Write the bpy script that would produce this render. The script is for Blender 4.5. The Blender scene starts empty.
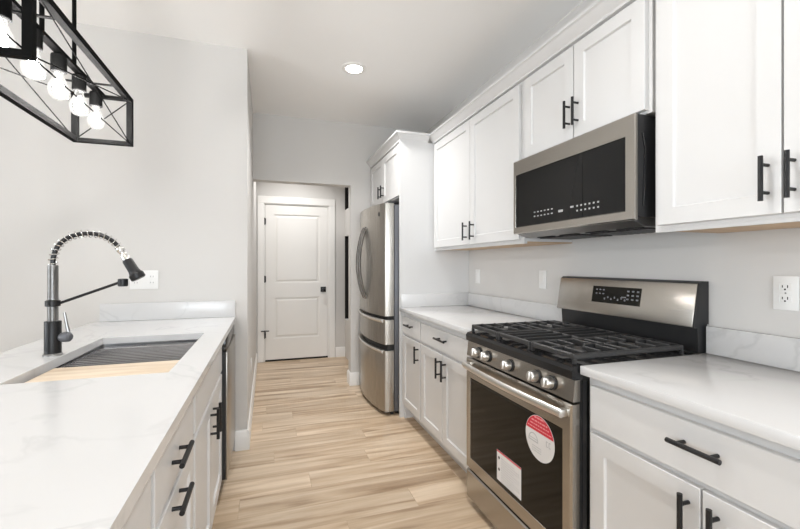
import bpy, bmesh, math, random
from mathutils import Vector, Matrix

random.seed(7)
PI = math.pi
S = bpy.context.scene
COL = S.collection

# ------------------------------------------------------------------ camera
cam_data = bpy.data.cameras.new('camera')
cam = bpy.data.objects.new('camera', cam_data)
COL.objects.link(cam)
cam_data.sensor_fit = 'HORIZONTAL'
cam_data.sensor_width = 36.0
cam_data.lens = 36.0 * 403.0 / 800.0
cam_data.clip_start = 0.02
cam.location = (0, 0, 1.27)
cam.rotation_euler = (PI / 2, 0, -0.32)
S.camera = cam

# ------------------------------------------------------------------ world
W = bpy.data.worlds.new('sky_world')
S.world = W
W.use_nodes = True
W.node_tree.nodes['Background'].inputs[0].default_value = (0.80, 0.88, 1.0, 1)
W.node_tree.nodes['Background'].inputs[1].default_value = 1.0

S.view_settings.view_transform = 'Standard'
S.view_settings.look = 'None'
S.view_settings.exposure = 0.3
S.view_settings.gamma = 1.0
S.view_settings.use_curve_mapping = False
S.cycles.max_bounces = 12
S.cycles.diffuse_bounces = 8
S.cycles.glossy_bounces = 6
S.cycles.sample_clamp_indirect = 6.0


def area_light(name, loc, direction, sx, sy, power, color=(1, 1, 1), shape='RECTANGLE', spread=PI):
    d = bpy.data.lights.new(name, 'AREA')
    d.shape = shape
    d.size = sx
    if shape in ('RECTANGLE', 'ELLIPSE'):
        d.size_y = sy
    d.energy = power
    d.color = color
    d.spread = spread
    o = bpy.data.objects.new(name, d)
    COL.objects.link(o)
    o.location = loc
    o.rotation_euler = Vector(direction).to_track_quat('-Z', 'Y').to_euler()
    return o


# daylight through the windows behind the camera and in the dining side
area_light('window_daylight', (0.0, -3.32, 1.35), (0, 1, 0), 2.6, 1.9, 108, (0.88, 0.95, 1.0))
area_light('window_daylight', (-4.72, -1.3, 1.45), (1, 0, 0), 1.5, 1.5, 58, (0.88, 0.95, 1.0))
area_light('window_daylight', (-4.72, 1.4, 1.45), (1, 0, 0), 1.5, 1.5, 58, (0.88, 0.95, 1.0))
# light of the recessed ceiling cans (one can per entry; built further down; all but the first added as fill)
CANS = [(0.627, 2.993), (0.627, 0.9), (0.627, -1.2), (-2.2, 0.4), (0.35, 4.9)]
CAN_POWER = [12, 6, 10, 10, 9]
for (x, y), pw in zip(CANS, CAN_POWER):
    area_light('ceiling_can_light', (x, y, 2.728), (0, 0, -1), 0.12, 0.12,
               pw, (1.0, 0.985, 0.965), 'DISK', spread=2.3)


# ------------------------------------------------------------------ materials
def new_mat(name):
    m = bpy.data.materials.new(name)
    m.use_nodes = True
    nt = m.node_tree
    b = nt.nodes['Principled BSDF']
    return m, nt, b


def simple(name, col, rough=0.5, metal=0.0, noise=0.0, nscale=20, coat=0.0, emit=None, estr=0, bump=0.0):
    m, nt, b = new_mat(name)
    b.inputs['Roughness'].default_value = rough
    b.inputs['Metallic'].default_value = metal
    b.inputs['Base Color'].default_value = (*col, 1)
    if coat:
        b.inputs['Coat Weight'].default_value = coat
        b.inputs['Coat Roughness'].default_value = 0.05
    if emit:
        b.inputs['Emission Color'].default_value = (*emit, 1)
        b.inputs['Emission Strength'].default_value = estr
    if noise or bump:
        g = nt.nodes.new('ShaderNodeNewGeometry')
        n = nt.nodes.new('ShaderNodeTexNoise')
        n.inputs['Scale'].default_value = nscale
        n.inputs['Detail'].default_value = 4
        nt.links.new(g.outputs['Position'], n.inputs['Vector'])
        if noise:
            r = nt.nodes.new('ShaderNodeMapRange')
            r.inputs['To Min'].default_value = 1 - noise
            r.inputs['To Max'].default_value = 1 + noise
            mx = nt.nodes.new('ShaderNodeMix')
            mx.data_type = 'RGBA'
            mx.blend_type = 'MULTIPLY'
            mx.inputs['Factor'].default_value = 1
            mx.inputs['A'].default_value = (*col, 1)
            nt.links.new(n.outputs['Fac'], r.inputs['Value'])
            nt.links.new(r.outputs['Result'], mx.inputs['B'])
            nt.links.new(mx.outputs['Result'], b.inputs['Base Color'])
        if bump:
            bp = nt.nodes.new('ShaderNodeBump')
            bp.inputs['Strength'].default_value = bump
            bp.inputs['Distance'].default_value = 0.002
            nt.links.new(n.outputs['Fac'], bp.inputs['Height'])
            nt.links.new(bp.outputs['Normal'], b.inputs['Normal'])
    return m


def brushed(name, col, rough, stretch, amp=0.08):
    """brushed steel: fine streaks along one axis; stretch = noise scale per axis"""
    m, nt, b = new_mat(name)
    b.inputs['Metallic'].default_value = 1
    b.inputs['Base Color'].default_value = (*col, 1)
    g = nt.nodes.new('ShaderNodeNewGeometry')
    mp = nt.nodes.new('ShaderNodeMapping')
    mp.inputs['Scale'].default_value = stretch
    n = nt.nodes.new('ShaderNodeTexNoise')
    n.inputs['Scale'].default_value = 1
    n.inputs['Detail'].default_value = 3
    r = nt.nodes.new('ShaderNodeMapRange')
    r.inputs['To Min'].default_value = rough - amp
    r.inputs['To Max'].default_value = rough + amp
    nt.links.new(g.outputs['Position'], mp.inputs['Vector'])
    nt.links.new(mp.outputs['Vector'], n.inputs['Vector'])
    nt.links.new(n.outputs['Fac'], r.inputs['Value'])
    nt.links.new(r.outputs['Result'], b.inputs['Roughness'])
    return m


def floor_material():
    m, nt, b = new_mat('oak_plank_floor')
    N, L = nt.nodes, nt.links
    g = N.new('ShaderNodeNewGeometry')
    br = N.new('ShaderNodeTexBrick')
    br.offset = 0.0
    br.inputs['Color1'].default_value = (0, 0, 0, 1)
    br.inputs['Color2'].default_value = (1, 1, 1, 1)
    br.inputs['Mortar'].default_value = (0.5, 0.5, 0.5, 1)
    br.inputs['Scale'].default_value = 1
    br.inputs['Mortar Size'].default_value = 0.0012
    br.inputs['Mortar Smooth'].default_value = 0.1
    br.inputs['Bias'].default_value = 0
    br.inputs['Brick Width'].default_value = 1.22
    br.inputs['Row Height'].default_value = 0.18
    # every row of planks starts at its own random offset
    sx_ = N.new('ShaderNodeSeparateXYZ'); L.new(g.outputs['Position'], sx_.inputs[0])
    dv = N.new('ShaderNodeMath'); dv.operation = 'DIVIDE'; dv.inputs[1].default_value = 0.18
    L.new(sx_.outputs['Y'], dv.inputs[0])
    fl = N.new('ShaderNodeMath'); fl.operation = 'FLOOR'; L.new(dv.outputs[0], fl.inputs[0])
    wn = N.new('ShaderNodeTexWhiteNoise'); wn.noise_dimensions = '1D'; L.new(fl.outputs[0], wn.inputs['W'])
    ml = N.new('ShaderNodeMath'); ml.operation = 'MULTIPLY'; ml.inputs[1].default_value = 1.22
    L.new(wn.outputs['Value'], ml.inputs[0])
    ad = N.new('ShaderNodeMath'); ad.operation = 'ADD'; L.new(sx_.outputs['X'], ad.inputs[0]); L.new(ml.outputs[0], ad.inputs[1])
    cx_ = N.new('ShaderNodeCombineXYZ'); L.new(ad.outputs[0], cx_.inputs['X']); L.new(sx_.outputs['Y'], cx_.inputs['Y'])
    L.new(cx_.outputs[0], br.inputs['Vector'])
    sep = N.new('ShaderNodeSeparateColor')
    L.new(br.outputs['Color'], sep.inputs['Color'])
    # shift the grain of every plank
    mul = N.new('ShaderNodeMath'); mul.operation = 'MULTIPLY'; mul.inputs[1].default_value = 37.0
    L.new(sep.outputs['Red'], mul.inputs[0])
    cb = N.new('ShaderNodeCombineXYZ')
    L.new(mul.outputs[0], cb.inputs['X']); L.new(mul.outputs[0], cb.inputs['Z'])
    add = N.new('ShaderNodeVectorMath'); add.operation = 'ADD'
    L.new(g.outputs['Position'], add.inputs[0]); L.new(cb.outputs[0], add.inputs[1])
    mp = N.new('ShaderNodeMapping'); mp.inputs['Scale'].default_value = (1.1, 13, 1)
    L.new(add.outputs[0], mp.inputs['Vector'])
    n1 = N.new('ShaderNodeTexNoise'); n1.inputs['Scale'].default_value = 1.0
    n1.inputs['Detail'].default_value = 5; n1.inputs['Distortion'].default_value = 0.9
    L.new(mp.outputs[0], n1.inputs['Vector'])
    mp2 = N.new('ShaderNodeMapping'); mp2.inputs['Scale'].default_value = (5, 110, 1)
    L.new(add.outputs[0], mp2.inputs['Vector'])
    n2 = N.new('ShaderNodeTexNoise'); n2.inputs['Detail'].default_value = 3; n2.inputs['Scale'].default_value = 1
    L.new(mp2.outputs[0], n2.inputs['Vector'])
    ramp = N.new('ShaderNodeValToRGB')
    e = ramp.color_ramp.elements
    e[0].position = 0.27; e[0].color = (0.31, 0.21, 0.13, 1)
    e[1].position = 0.66; e[1].color = (0.655, 0.53, 0.395, 1)
    k = e.new(0.45); k.color = (0.505, 0.38, 0.26, 1)
    L.new(n1.outputs['Fac'], ramp.inputs['Fac'])
    fine = N.new('ShaderNodeMapRange'); fine.inputs['To Min'].default_value = 0.88; fine.inputs['To Max'].default_value = 1.10
    L.new(n2.outputs['Fac'], fine.inputs['Value'])
    tone = N.new('ShaderNodeMapRange'); tone.inputs['To Min'].default_value = 0.92; tone.inputs['To Max'].default_value = 1.07
    L.new(sep.outputs['Red'], tone.inputs['Value'])
    m1 = N.new('ShaderNodeMath'); m1.operation = 'MULTIPLY'
    L.new(fine.outputs[0], m1.inputs[0]); L.new(tone.outputs[0], m1.inputs[1])
    mx = N.new('ShaderNodeMix'); mx.data_type = 'RGBA'; mx.blend_type = 'MULTIPLY'; mx.inputs['Factor'].default_value = 1
    L.new(ramp.outputs['Color'], mx.inputs['A']); L.new(m1.outputs[0], mx.inputs['B'])
    mo = N.new('ShaderNodeMix'); mo.data_type = 'RGBA'
    mo.inputs['B'].default_value = (0.30, 0.21, 0.13, 1)
    sc = N.new('ShaderNodeMath'); sc.operation = 'MULTIPLY'; sc.inputs[1].default_value = 0.35
    L.new(br.outputs['Fac'], sc.inputs[0])
    L.new(sc.outputs[0], mo.inputs['Factor']); L.new(mx.outputs['Result'], mo.inputs['A'])
    L.new(mo.outputs['Result'], b.inputs['Base Color'])
    b.inputs['Roughness'].default_value = 0.36
    return m


def quartz_material():
    m, nt, b = new_mat('white_quartz')
    N, L = nt.nodes, nt.links
    g = N.new('ShaderNodeNewGeometry')
    mp = N.new('ShaderNodeMapping'); mp.inputs['Rotation'].default_value = (0.3, 0.2, 0.6)
    L.new(g.outputs['Position'], mp.inputs['Vector'])
    n = N.new('ShaderNodeTexNoise'); n.inputs['Scale'].default_value = 1.7
    n.inputs['Detail'].default_value = 5; n.inputs['Distortion'].default_value = 1.6
    L.new(mp.outputs[0], n.inputs['Vector'])
    sub = N.new('ShaderNodeMath'); sub.operation = 'SUBTRACT'; sub.inputs[1].default_value = 0.5
    L.new(n.outputs['Fac'], sub.inputs[0])
    ab = N.new('ShaderNodeMath'); ab.operation = 'ABSOLUTE'; L.new(sub.outputs[0], ab.inputs[0])
    ramp = N.new('ShaderNodeValToRGB')
    e = ramp.color_ramp.elements
    e[0].position = 0.0; e[0].color = (0.56, 0.562, 0.565, 1)
    e[1].position = 0.03; e[1].color = (0.635, 0.635, 0.637, 1)
    L.new(ab.outputs[0], ramp.inputs['Fac'])
    n3 = N.new('ShaderNodeTexNoise'); n3.inputs['Scale'].default_value = 2.2
    L.new(g.outputs['Position'], n3.inputs['Vector'])
    mr = N.new('ShaderNodeMapRange'); mr.inputs['From Min'].default_value = 0.38; mr.inputs['From Max'].default_value = 0.6
    L.new(n3.outputs['Fac'], mr.inputs['Value'])
    mx = N.new('ShaderNodeMix'); mx.data_type = 'RGBA'; mx.inputs['A'].default_value = (0.635, 0.635, 0.637, 1)
    L.new(mr.outputs[0], mx.inputs['Factor']); L.new(ramp.outputs['Color'], mx.inputs['B'])
    L.new(mx.outputs['Result'], b.inputs['Base Color'])
    b.inputs['Roughness'].default_value = 0.16
    return m


def wood_material(name, a, c, axis=(3, 40, 40)):
    m, nt, b = new_mat(name)
    N, L = nt.nodes, nt.links
    g = N.new('ShaderNodeNewGeometry')
    mp = N.new('ShaderNodeMapping'); mp.inputs['Scale'].default_value = axis
    n = N.new('ShaderNodeTexNoise'); n.inputs['Scale'].default_value = 1; n.inputs['Detail'].default_value = 4
    n.inputs['Distortion'].default_value = 0.6
    ramp = N.new('ShaderNodeValToRGB')
    ramp.color_ramp.elements[0].position = 0.3; ramp.color_ramp.elements[0].color = (*a, 1)
    ramp.color_ramp.elements[1].position = 0.65; ramp.color_ramp.elements[1].color = (*c, 1)
    L.new(g.outputs['Position'], mp.inputs['Vector']); L.new(mp.outputs[0], n.inputs['Vector'])
    L.new(n.outputs['Fac'], ramp.inputs['Fac']); L.new(ramp.outputs['Color'], b.inputs['Base Color'])
    b.inputs['Roughness'].default_value = 0.5
    return m


def glass_material(name, tint=(1, 1, 1), refl=0.12):
    m = bpy.data.materials.new(name)
    m.use_nodes = True
    nt = m.node_tree
    for n in list(nt.nodes):
        nt.nodes.remove(n)
    out = nt.nodes.new('ShaderNodeOutputMaterial')
    t = nt.nodes.new('ShaderNodeBsdfTransparent'); t.inputs[0].default_value = (*tint, 1)
    gl = nt.nodes.new('ShaderNodeBsdfGlossy'); gl.inputs['Roughness'].default_value = 0.02
    fr = nt.nodes.new('ShaderNodeFresnel'); fr.inputs['IOR'].default_value = 1.45
    mx = nt.nodes.new('ShaderNodeMixShader')
    nt.links.new(fr.outputs[0], mx.inputs[0]); nt.links.new(t.outputs[0], mx.inputs[1])
    nt.links.new(gl.outputs[0], mx.inputs[2]); nt.links.new(mx.outputs[0], out.inputs[0])
    return m


M = {}
M['wall'] = simple('wall_paint', (0.63, 0.618, 0.602), 0.9, noise=0.012, nscale=3)
M['ceiling'] = simple('ceiling_paint', (0.90, 0.90, 0.895), 0.95, noise=0.01, nscale=3)
M['trim'] = simple('trim_paint', (0.82, 0.81, 0.79), 0.45)
M['door'] = simple('door_paint', (0.80, 0.785, 0.76), 0.45)
M['cab'] = simple('white_cabinet_paint', (0.655, 0.655, 0.655), 0.35)
M['floor'] = floor_material()
M['quartz'] = quartz_material()
M['maple'] = wood_material('maple_underside', (0.46, 0.30, 0.17), (0.62, 0.44, 0.27))
M['board'] = wood_material('bamboo_board', (0.60, 0.47, 0.335), (0.78, 0.66, 0.52), (4, 30, 30))
M['matteblack'] = simple('matte_black_frame', (0.005, 0.005, 0.005), 0.9)
M['matteblack'].node_tree.nodes['Principled BSDF'].inputs['Specular IOR Level'].default_value = 0.12
M['black'] = simple('matte_black_metal', (0.012, 0.012, 0.013), 0.38, 0.3)
M['iron'] = simple('cast_iron', (0.03, 0.03, 0.031), 0.38, 0.0, bump=0.4, nscale=300)
M['enamel'] = simple('black_enamel', (0.012, 0.012, 0.013), 0.16)
M['plastic'] = simple('black_plastic', (0.015, 0.015, 0.016), 0.4)
M['rubber'] = simple('black_rubber', (0.01, 0.01, 0.01), 0.7)
M['darkgrey'] = simple('dark_grey_cabinet_steel', (0.13, 0.135, 0.15), 0.45, 0.3)
M['steel_h'] = brushed('brushed_steel', (0.44, 0.415, 0.38), 0.26, (2, 2, 420), 0.03)
M['steel_y'] = brushed('brushed_steel_door', (0.40, 0.375, 0.34), 0.28, (300, 300, 2), 0.03)
M['steel_sink'] = brushed('brushed_sink_steel', (0.42, 0.42, 0.43), 0.28, (4, 4, 160), 0.05)
M['chrome'] = simple('polished_steel', (0.68, 0.67, 0.65), 0.14, 1.0)
M['nickel'] = simple('satin_nickel', (0.30, 0.295, 0.29), 0.34, 1.0)
M['knobsteel'] = simple('satin_knob_steel', (0.75, 0.73, 0.70), 0.3, 1.0)
M['darkchrome'] = simple('dark_polished_steel', (0.26, 0.25, 0.24), 0.2, 1.0)
M['rackrod'] = simple('dark_coated_steel_rod', (0.30, 0.30, 0.31), 0.25, 1.0)
M['oven_glass'] = simple('dark_oven_glass', (0.008, 0.007, 0.005), 0.06)
M['mw_glass'] = simple('dark_microwave_glass', (0.010, 0.010, 0.010), 0.07)
for _k in ('oven_glass', 'mw_glass'):
    M[_k].node_tree.nodes['Principled BSDF'].inputs['Specular IOR Level'].default_value = 0.22
M['key'] = simple('printed_key_marks', (0.42, 0.42, 0.42), 0.5)
M['keydim'] = simple('printed_grey_marks', (0.22, 0.22, 0.24), 0.5)
M['paper'] = simple('white_sticker_paper', (0.80, 0.80, 0.81), 0.5)
M['papergrey'] = simple('grey_sticker_print', (0.50, 0.51, 0.53), 0.5)
M['red'] = simple('red_sticker_print', (0.62, 0.02, 0.05), 0.45)
M['palered'] = simple('pale_red_sticker_print', (0.85, 0.36, 0.38), 0.45)
M['plate'] = simple('white_outlet_plastic', (0.80, 0.80, 0.79), 0.4)
M['void'] = simple('painted_closet_shade', (0.012, 0.010, 0.009), 0.9)  # near-black colour stands in for the shade of the unlit closet
M['bulbglass'] = glass_material('bulb_glass')
_nt = M['bulbglass'].node_tree
_em = _nt.nodes.new('ShaderNodeEmission'); _em.inputs[0].default_value = (1.0, 0.97, 0.92, 1); _em.inputs[1].default_value = 0.18
_ad = _nt.nodes.new('ShaderNodeAddShader')
_out = _nt.nodes['Material Output']
_src = _out.inputs[0].links[0].from_socket
_nt.links.new(_src, _ad.inputs[0]); _nt.links.new(_em.outputs[0], _ad.inputs[1]); _nt.links.new(_ad.outputs[0], _out.inputs[0])
M['pane'] = glass_material('window_glass')
M['filament'] = simple('glowing_filament', (1, 0.9, 0.75), 0.5, emit=(1.0, 0.975, 0.95), estr=215)
M['lens'] = simple('glowing_light_lens', (1, 1, 1), 0.5, emit=(1.0, 0.95, 0.88), estr=14)


# ------------------------------------------------------------------ mesh helpers
ORG = {}


class MB:
    def __init__(self):
        self.bm = bmesh.new()

    def box(self, x0, x1, y0, y1, z0, z1, bev=0.0, seg=2):
        bm = self.bm
        mat = Matrix.Translation(((x0 + x1) / 2, (y0 + y1) / 2, (z0 + z1) / 2)) @ \
            Matrix.Diagonal((abs(x1 - x0), abs(y1 - y0), abs(z1 - z0), 1))
        r = bmesh.ops.create_cube(bm, size=1, matrix=mat)
        if bev > 0:
            es = {e for v in r['verts'] for e in v.link_edges}
            bmesh.ops.bevel(bm, geom=list(es), offset=bev, segments=seg, affect='EDGES', profile=0.5)
        return self

    def obox(self, c, ax, ay, az, sx, sy, sz, bev=0.0):
        """oriented box: centre c, unit axes, full sizes"""
        m = Matrix((Vector(ax).normalized(), Vector(ay).normalized(), Vector(az).normalized())).transposed().to_4x4()
        mat = Matrix.Translation(c) @ m @ Matrix.Diagonal((sx, sy, sz, 1))
        r = bmesh.ops.create_cube(self.bm, size=1, matrix=mat)
        if bev > 0:
            es = {e for v in r['verts'] for e in v.link_edges}
            bmesh.ops.bevel(self.bm, geom=list(es), offset=bev, segments=2, affect='EDGES', profile=0.5)
        return self

    def rings(self, rings, cap0=True, cap1=True, closed=True):
        bm = self.bm
        vs = [[bm.verts.new(p) for p in r] for r in rings]
        n = len(vs[0])
        for a, b in zip(vs[:-1], vs[1:]):
            for i in range(n if closed else n - 1):
                j = (i + 1) % n
                bm.faces.new((a[i], a[j], b[j], b[i]))
        if cap0:
            bm.faces.new(list(reversed(vs[0])))
        if cap1:
            bm.faces.new(vs[-1])
        return self

    def cyl(self, p0, p1, r0, r1=None, n=16):
        return self.tube([p0, p1], [r0, r0 if r1 is None else r1], n)

    def tube(self, pts, r, n=10, caps=True):
        pts = [Vector(p) for p in pts]
        if not isinstance(r, (list, tuple)):
            r = [r] * len(pts)
        tans = []
        for i in range(len(pts)):
            a = pts[max(i - 1, 0)]
            b = pts[min(i + 1, len(pts) - 1)]
            tans.append((b - a).normalized())
        t0 = tans[0]
        up = Vector((0, 0, 1)) if abs(t0.z) < 0.9 else Vector((1, 0, 0))
        u = t0.cross(up).normalized()
        rings = []
        for p, t, rr in zip(pts, tans, r):
            u = (u - t * u.dot(t)).normalized()
            v = t.cross(u)
            rings.append([p + (u * math.cos(2 * PI * k / n) + v * math.sin(2 * PI * k / n)) * rr for k in range(n)])
        return self.rings(rings, caps, caps)

    def lathe(self, c, prof, axis=(0, 0, 1), n=24, caps=True):
        """prof = [(radius, height along axis)]"""
        c = Vector(c); a = Vector(axis).normalized()
        up = Vector((0, 0, 1)) if abs(a.z) < 0.9 else Vector((1, 0, 0))
        u = a.cross(up).normalized(); v = a.cross(u)
        rings = [[c + a * h + (u * math.cos(2 * PI * k / n) + v * math.sin(2 * PI * k / n)) * max(rr, 1e-4)
                  for k in range(n)] for rr, h in prof]
        return self.rings(rings, caps, caps)

    def prism_y(self, poly, y0, y1):
        """poly = [(x, z)], extruded along y"""
        return self.rings([[(x, y0, z) for x, z in poly], [(x, y1, z) for x, z in poly]])

    def prism_z(self, poly, z0, z1):
        return self.rings([[(x, y, z0) for x, y in poly], [(x, y, z1) for x, y in poly]])

    def prism_x(self, poly, x0, x1):
        return self.rings([[(x0, y, z) for y, z in poly], [(x1, y, z) for y, z in poly]])

    def shaker(self, xf, sgn, y0, y1, z0, z1, th=0.02, rail=0.058, rec=0.009):
        """shaker panel door; front plane x = xf, outward normal sgn along x"""
        def rg(x, d):
            a, b, c, e = y0 + d, y1 - d, z0 + d, z1 - d
            return [(x, a, c), (x, b, c), (x, b, e), (x, a, e)]
        s = -sgn
        return self.rings([rg(xf + s * th, 0), rg(xf + s * 0.0015, 0), rg(xf, 0.0015), rg(xf, rail),
                           rg(xf + s * rec, rail + 0.004)])

    def slab(self, xf, sgn, y0, y1, z0, z1, th=0.02):
        a, b = sorted((xf, xf - sgn * th))
        return self.box(a, b, y0, y1, z0, z1, 0.002, 1)

    def bar_pull(self, xf, sgn, c, length, vertical=True, off=0.032, r=0.0068):
        """bar handle standing off a door whose front is x = xf; c = (y, z)"""
        xb = xf + sgn * off
        h = length / 2
        d = Vector((0, 0, 1)) if vertical else Vector((0, 1, 0))
        p = Vector((xb, c[0], c[1]))
        self.cyl(p - d * h, p + d * h, r, n=10)
        for q in (-0.62, 0.62):
            k = p + d * h * q
            self.cyl((xf - sgn * 0.001, k.y, k.z), (xb, k.y, k.z), r * 0.8, n=8)
        return self

    def build(self, name, mat, parent=None, smooth=True, angle=0.6):
        org = Vector((0, 0, 0))
        if parent is not None:
            org = Vector(ORG[parent.name])
        bmesh.ops.recalc_face_normals(self.bm, faces=self.bm.faces)
        if org.length:
            bmesh.ops.translate(self.bm, verts=self.bm.verts, vec=-org)
        me = bpy.data.meshes.new(name)
        self.bm.to_mesh(me)
        self.bm.free()
        me.materials.append(M[mat] if isinstance(mat, str) else mat)
        if smooth:
            me.polygons.foreach_set('use_smooth', [True] * len(me.polygons))
            me.set_sharp_from_angle(angle=angle)
        o = bpy.data.objects.new(name, me)
        COL.objects.link(o)
        if parent is not None:
            o.parent = parent
        ORG[o.name] = tuple(org)
        return o


def thing(name, label, cat, loc, group=None):
    o = bpy.data.objects.new(name, None)
    o.empty_display_size = 0.1
    COL.objects.link(o)
    o.location = loc
    ORG[o.name] = tuple(loc)
    return tag(o, label, cat, group)


def tag(o, label, cat, group=None):
    o['label'] = label
    o['category'] = cat
    if group:
        o['group'] = group
    return o


def struct(o):
    o['kind'] = 'structure'
    return o


# ------------------------------------------------------------------ room shell
CE = 2.75
XR = 1.69        # right wall plane
YW = 2.965       # end wall of the counter with the sink
XH = -0.125      # left hall wall plane
YB = 4.18        # wall with the opening to the hall
YD = 5.53        # wall with the hall door
XC = 1.03        # right hall wall plane
XL, YR = -4.6, -3.2

struct(MB().box(XL, 2.6, YR, 5.75, -0.1, 0.0).build('floor', 'floor', smooth=False))
struct(MB().box(XL, 2.6, YR, 5.75, CE, CE + 0.1).build('ceiling', 'ceiling', smooth=False))
struct(MB().box(XR, XR + 0.12, YR, YB + 0.12, 0, CE).build('wall_right', 'wall', smooth=False))
struct(MB().box(XL, XH, YW, YW + 0.12, 0, CE).build('wall_left', 'wall', smooth=False))
struct(MB().box(XH - 0.12, XH, YW + 0.12, YD + 0.1, 0, CE).build('wall_hall_left', 'wall', smooth=False))
w = MB()
w.box(0.84, XR, YB, YB + 0.12, 0, CE)
w.box(XH, 0.84, YB, YB + 0.12, 2.10, CE)
struct(w.build('wall_back', 'wall', smooth=False))
# wall that carries the hall door (with the door opening left free)
DX0, DX1, DZ = -0.018, 0.800, 2.055
w = MB()
w.box(XH, DX0 - 0.02, YD, YD + 0.1, 0, CE)
w.box(DX1 + 0.02, XC, YD, YD + 0.1, 0, CE)
w.box(DX0 - 0.02, DX1 + 0.02, YD, YD + 0.1, DZ + 0.02, CE)
w.box(DX0 - 0.02, DX1 + 0.02, YD + 0.07, YD + 0.1, 0, DZ + 0.02)
struct(w.build('wall_hall_end', 'wall', smooth=False))
# right hall wall with openings into a dark closet
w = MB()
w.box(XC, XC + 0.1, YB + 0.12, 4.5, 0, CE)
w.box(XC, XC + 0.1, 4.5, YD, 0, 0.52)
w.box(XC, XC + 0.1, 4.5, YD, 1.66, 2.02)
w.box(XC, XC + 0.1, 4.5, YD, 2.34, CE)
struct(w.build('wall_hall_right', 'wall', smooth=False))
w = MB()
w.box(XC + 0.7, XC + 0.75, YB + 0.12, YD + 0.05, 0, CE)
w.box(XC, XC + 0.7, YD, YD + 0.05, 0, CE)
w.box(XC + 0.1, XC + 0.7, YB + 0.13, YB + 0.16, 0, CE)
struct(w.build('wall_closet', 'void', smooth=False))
# dining side and rear of the room, with window openings
w = MB()
w.box(XL - 0.12, XL, YR, YW + 0.12, 0, 0.7)
w.box(XL - 0.12, XL, YR, YW + 0.12, 2.2, CE)
for a, b in ((YR, -2.05), (-0.55, 0.65), (2.15, YW + 0.12)):
    w.box(XL - 0.12, XL, a, b, 0.7, 2.2)
struct(w.build('wall_dining', 'wall', smooth=False))
w = MB()
w.box(XL, -1.3, YR - 0.12, YR, 0, CE)
w.box(1.3, XR + 0.12, YR - 0.12, YR, 0, CE)
w.box(-1.3, 1.3, YR - 0.12, YR, 2.3, CE)
w.box(-1.3, 1.3, YR - 0.12, YR, 0, 0.4)
struct(w.build('wall_rear', 'wall', smooth=False))


def window(n, axis, c, a0, a1, z0, z1):
    fr, pn = MB(), MB()
    t = 0.05
    def put(m, u0, u1, w0, w1, d):
        if axis == 'x':
            m.box(c - d, c + d, u0, u1, w0, w1)
        else:
            m.box(u0, u1, c - d, c + d, w0, w1)
    mid = (a0 + a1) / 2
    put(fr, a0, a0 + t, z0, z1, 0.035); put(fr, a1 - t, a1, z0, z1, 0.035)
    put(fr, a0 + t, a1 - t, z0, z0 + t, 0.035); put(fr, a0 + t, a1 - t, z1 - t, z1, 0.035)
    put(fr, mid - t / 2, mid + t / 2, z0 + t, z1 - t, 0.03)
    o = struct(fr.build('window_%d' % n, 'trim', smooth=False))
    put(pn, a0 + t, mid - t / 2, z0 + t, z1 - t, 0.003); put(pn, mid + t / 2, a1 - t, z0 + t, z1 - t, 0.003)
    pn.build('pane', 'pane', o, smooth=False)


window(1, 'y', YR - 0.06, -1.3, 1.3, 0.4, 2.3)
window(2, 'x', XL - 0.06, -2.05, -0.55, 0.7, 2.2)
window(3, 'x', XL - 0.06, 0.65, 2.15, 0.7, 2.2)


# baseboards
def base_profile(m, kind, plane, sgn, a0, a1, h=0.135, t=0.015):
    p = [(0, 0), (sgn * t, 0), (sgn * t, h - 0.02), (sgn * t * 0.55, h - 0.006), (sgn * t * 0.4, h), (0, h)]
    if kind == 'x':     # board on a wall x = plane, runs along y
        m.prism_y([(plane + u, z) for u, z in p], a0, a1)
    else:
        m.prism_x([(plane + u, z) for u, z in p], a0, a1)


m = MB(); base_profile(m, 'x', XH, 1, YW - 0.015, YD - 0.03)
base_profile(m, 'y', YW, -1, -0.203, XH)
struct(m.build('baseboard_left', 'trim'))
m = MB(); base_profile(m, 'y', YB, -1, 0.825, 0.93); base_profile(m, 'x', 0.84, -1, YB, YB + 0.135)
struct(m.build('baseboard_back', 'trim'))
m = MB(); base_profile(m, 'y', YD, -1, 0.90, XC)
struct(m.build('baseboard_hall_end', 'trim'))
m = MB(); base_profile(m, 'y', YW, -1, XL, -0.85)
struct(m.build('baseboard_dining', 'trim'))

# ------------------------------------------------------------------ hall door
door = MB()
y0 = YD + 0.004
# two-panel slab: outer box with two recessed panels on the camera side
def panel_door(m, x0, x1, z0, z1, yf, th, panels):
    bm = m.bm
    m.box(x0, x1, yf + 0.012, yf + th, z0, z1)
    # stiles and rails
    st = 0.112
    m.box(x0, x0 + st, yf, yf + 0.012, z0, z1)
    m.box(x1 - st, x1, yf, yf + 0.012, z0, z1)
    zs = [z0] + [v for p in panels for v in p] + [z1]
    for i in range(0, len(zs), 2):
        m.box(x0 + st, x1 - st, yf, yf + 0.012, zs[i], zs[i + 1])
    for (a, b) in panels:   # raised field inside each recessed panel
        d0, d1 = 0.016, 0.040
        def rg(y, d):
            return [(x0 + st + d, y, a + d), (x1 - st - d, y, a + d), (x1 - st - d, y, b - d), (x0 + st + d, y, b - d)]
        m.rings([rg(yf + 0.0121, d0), rg(yf + 0.0045, d1)], cap0=False)


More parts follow.
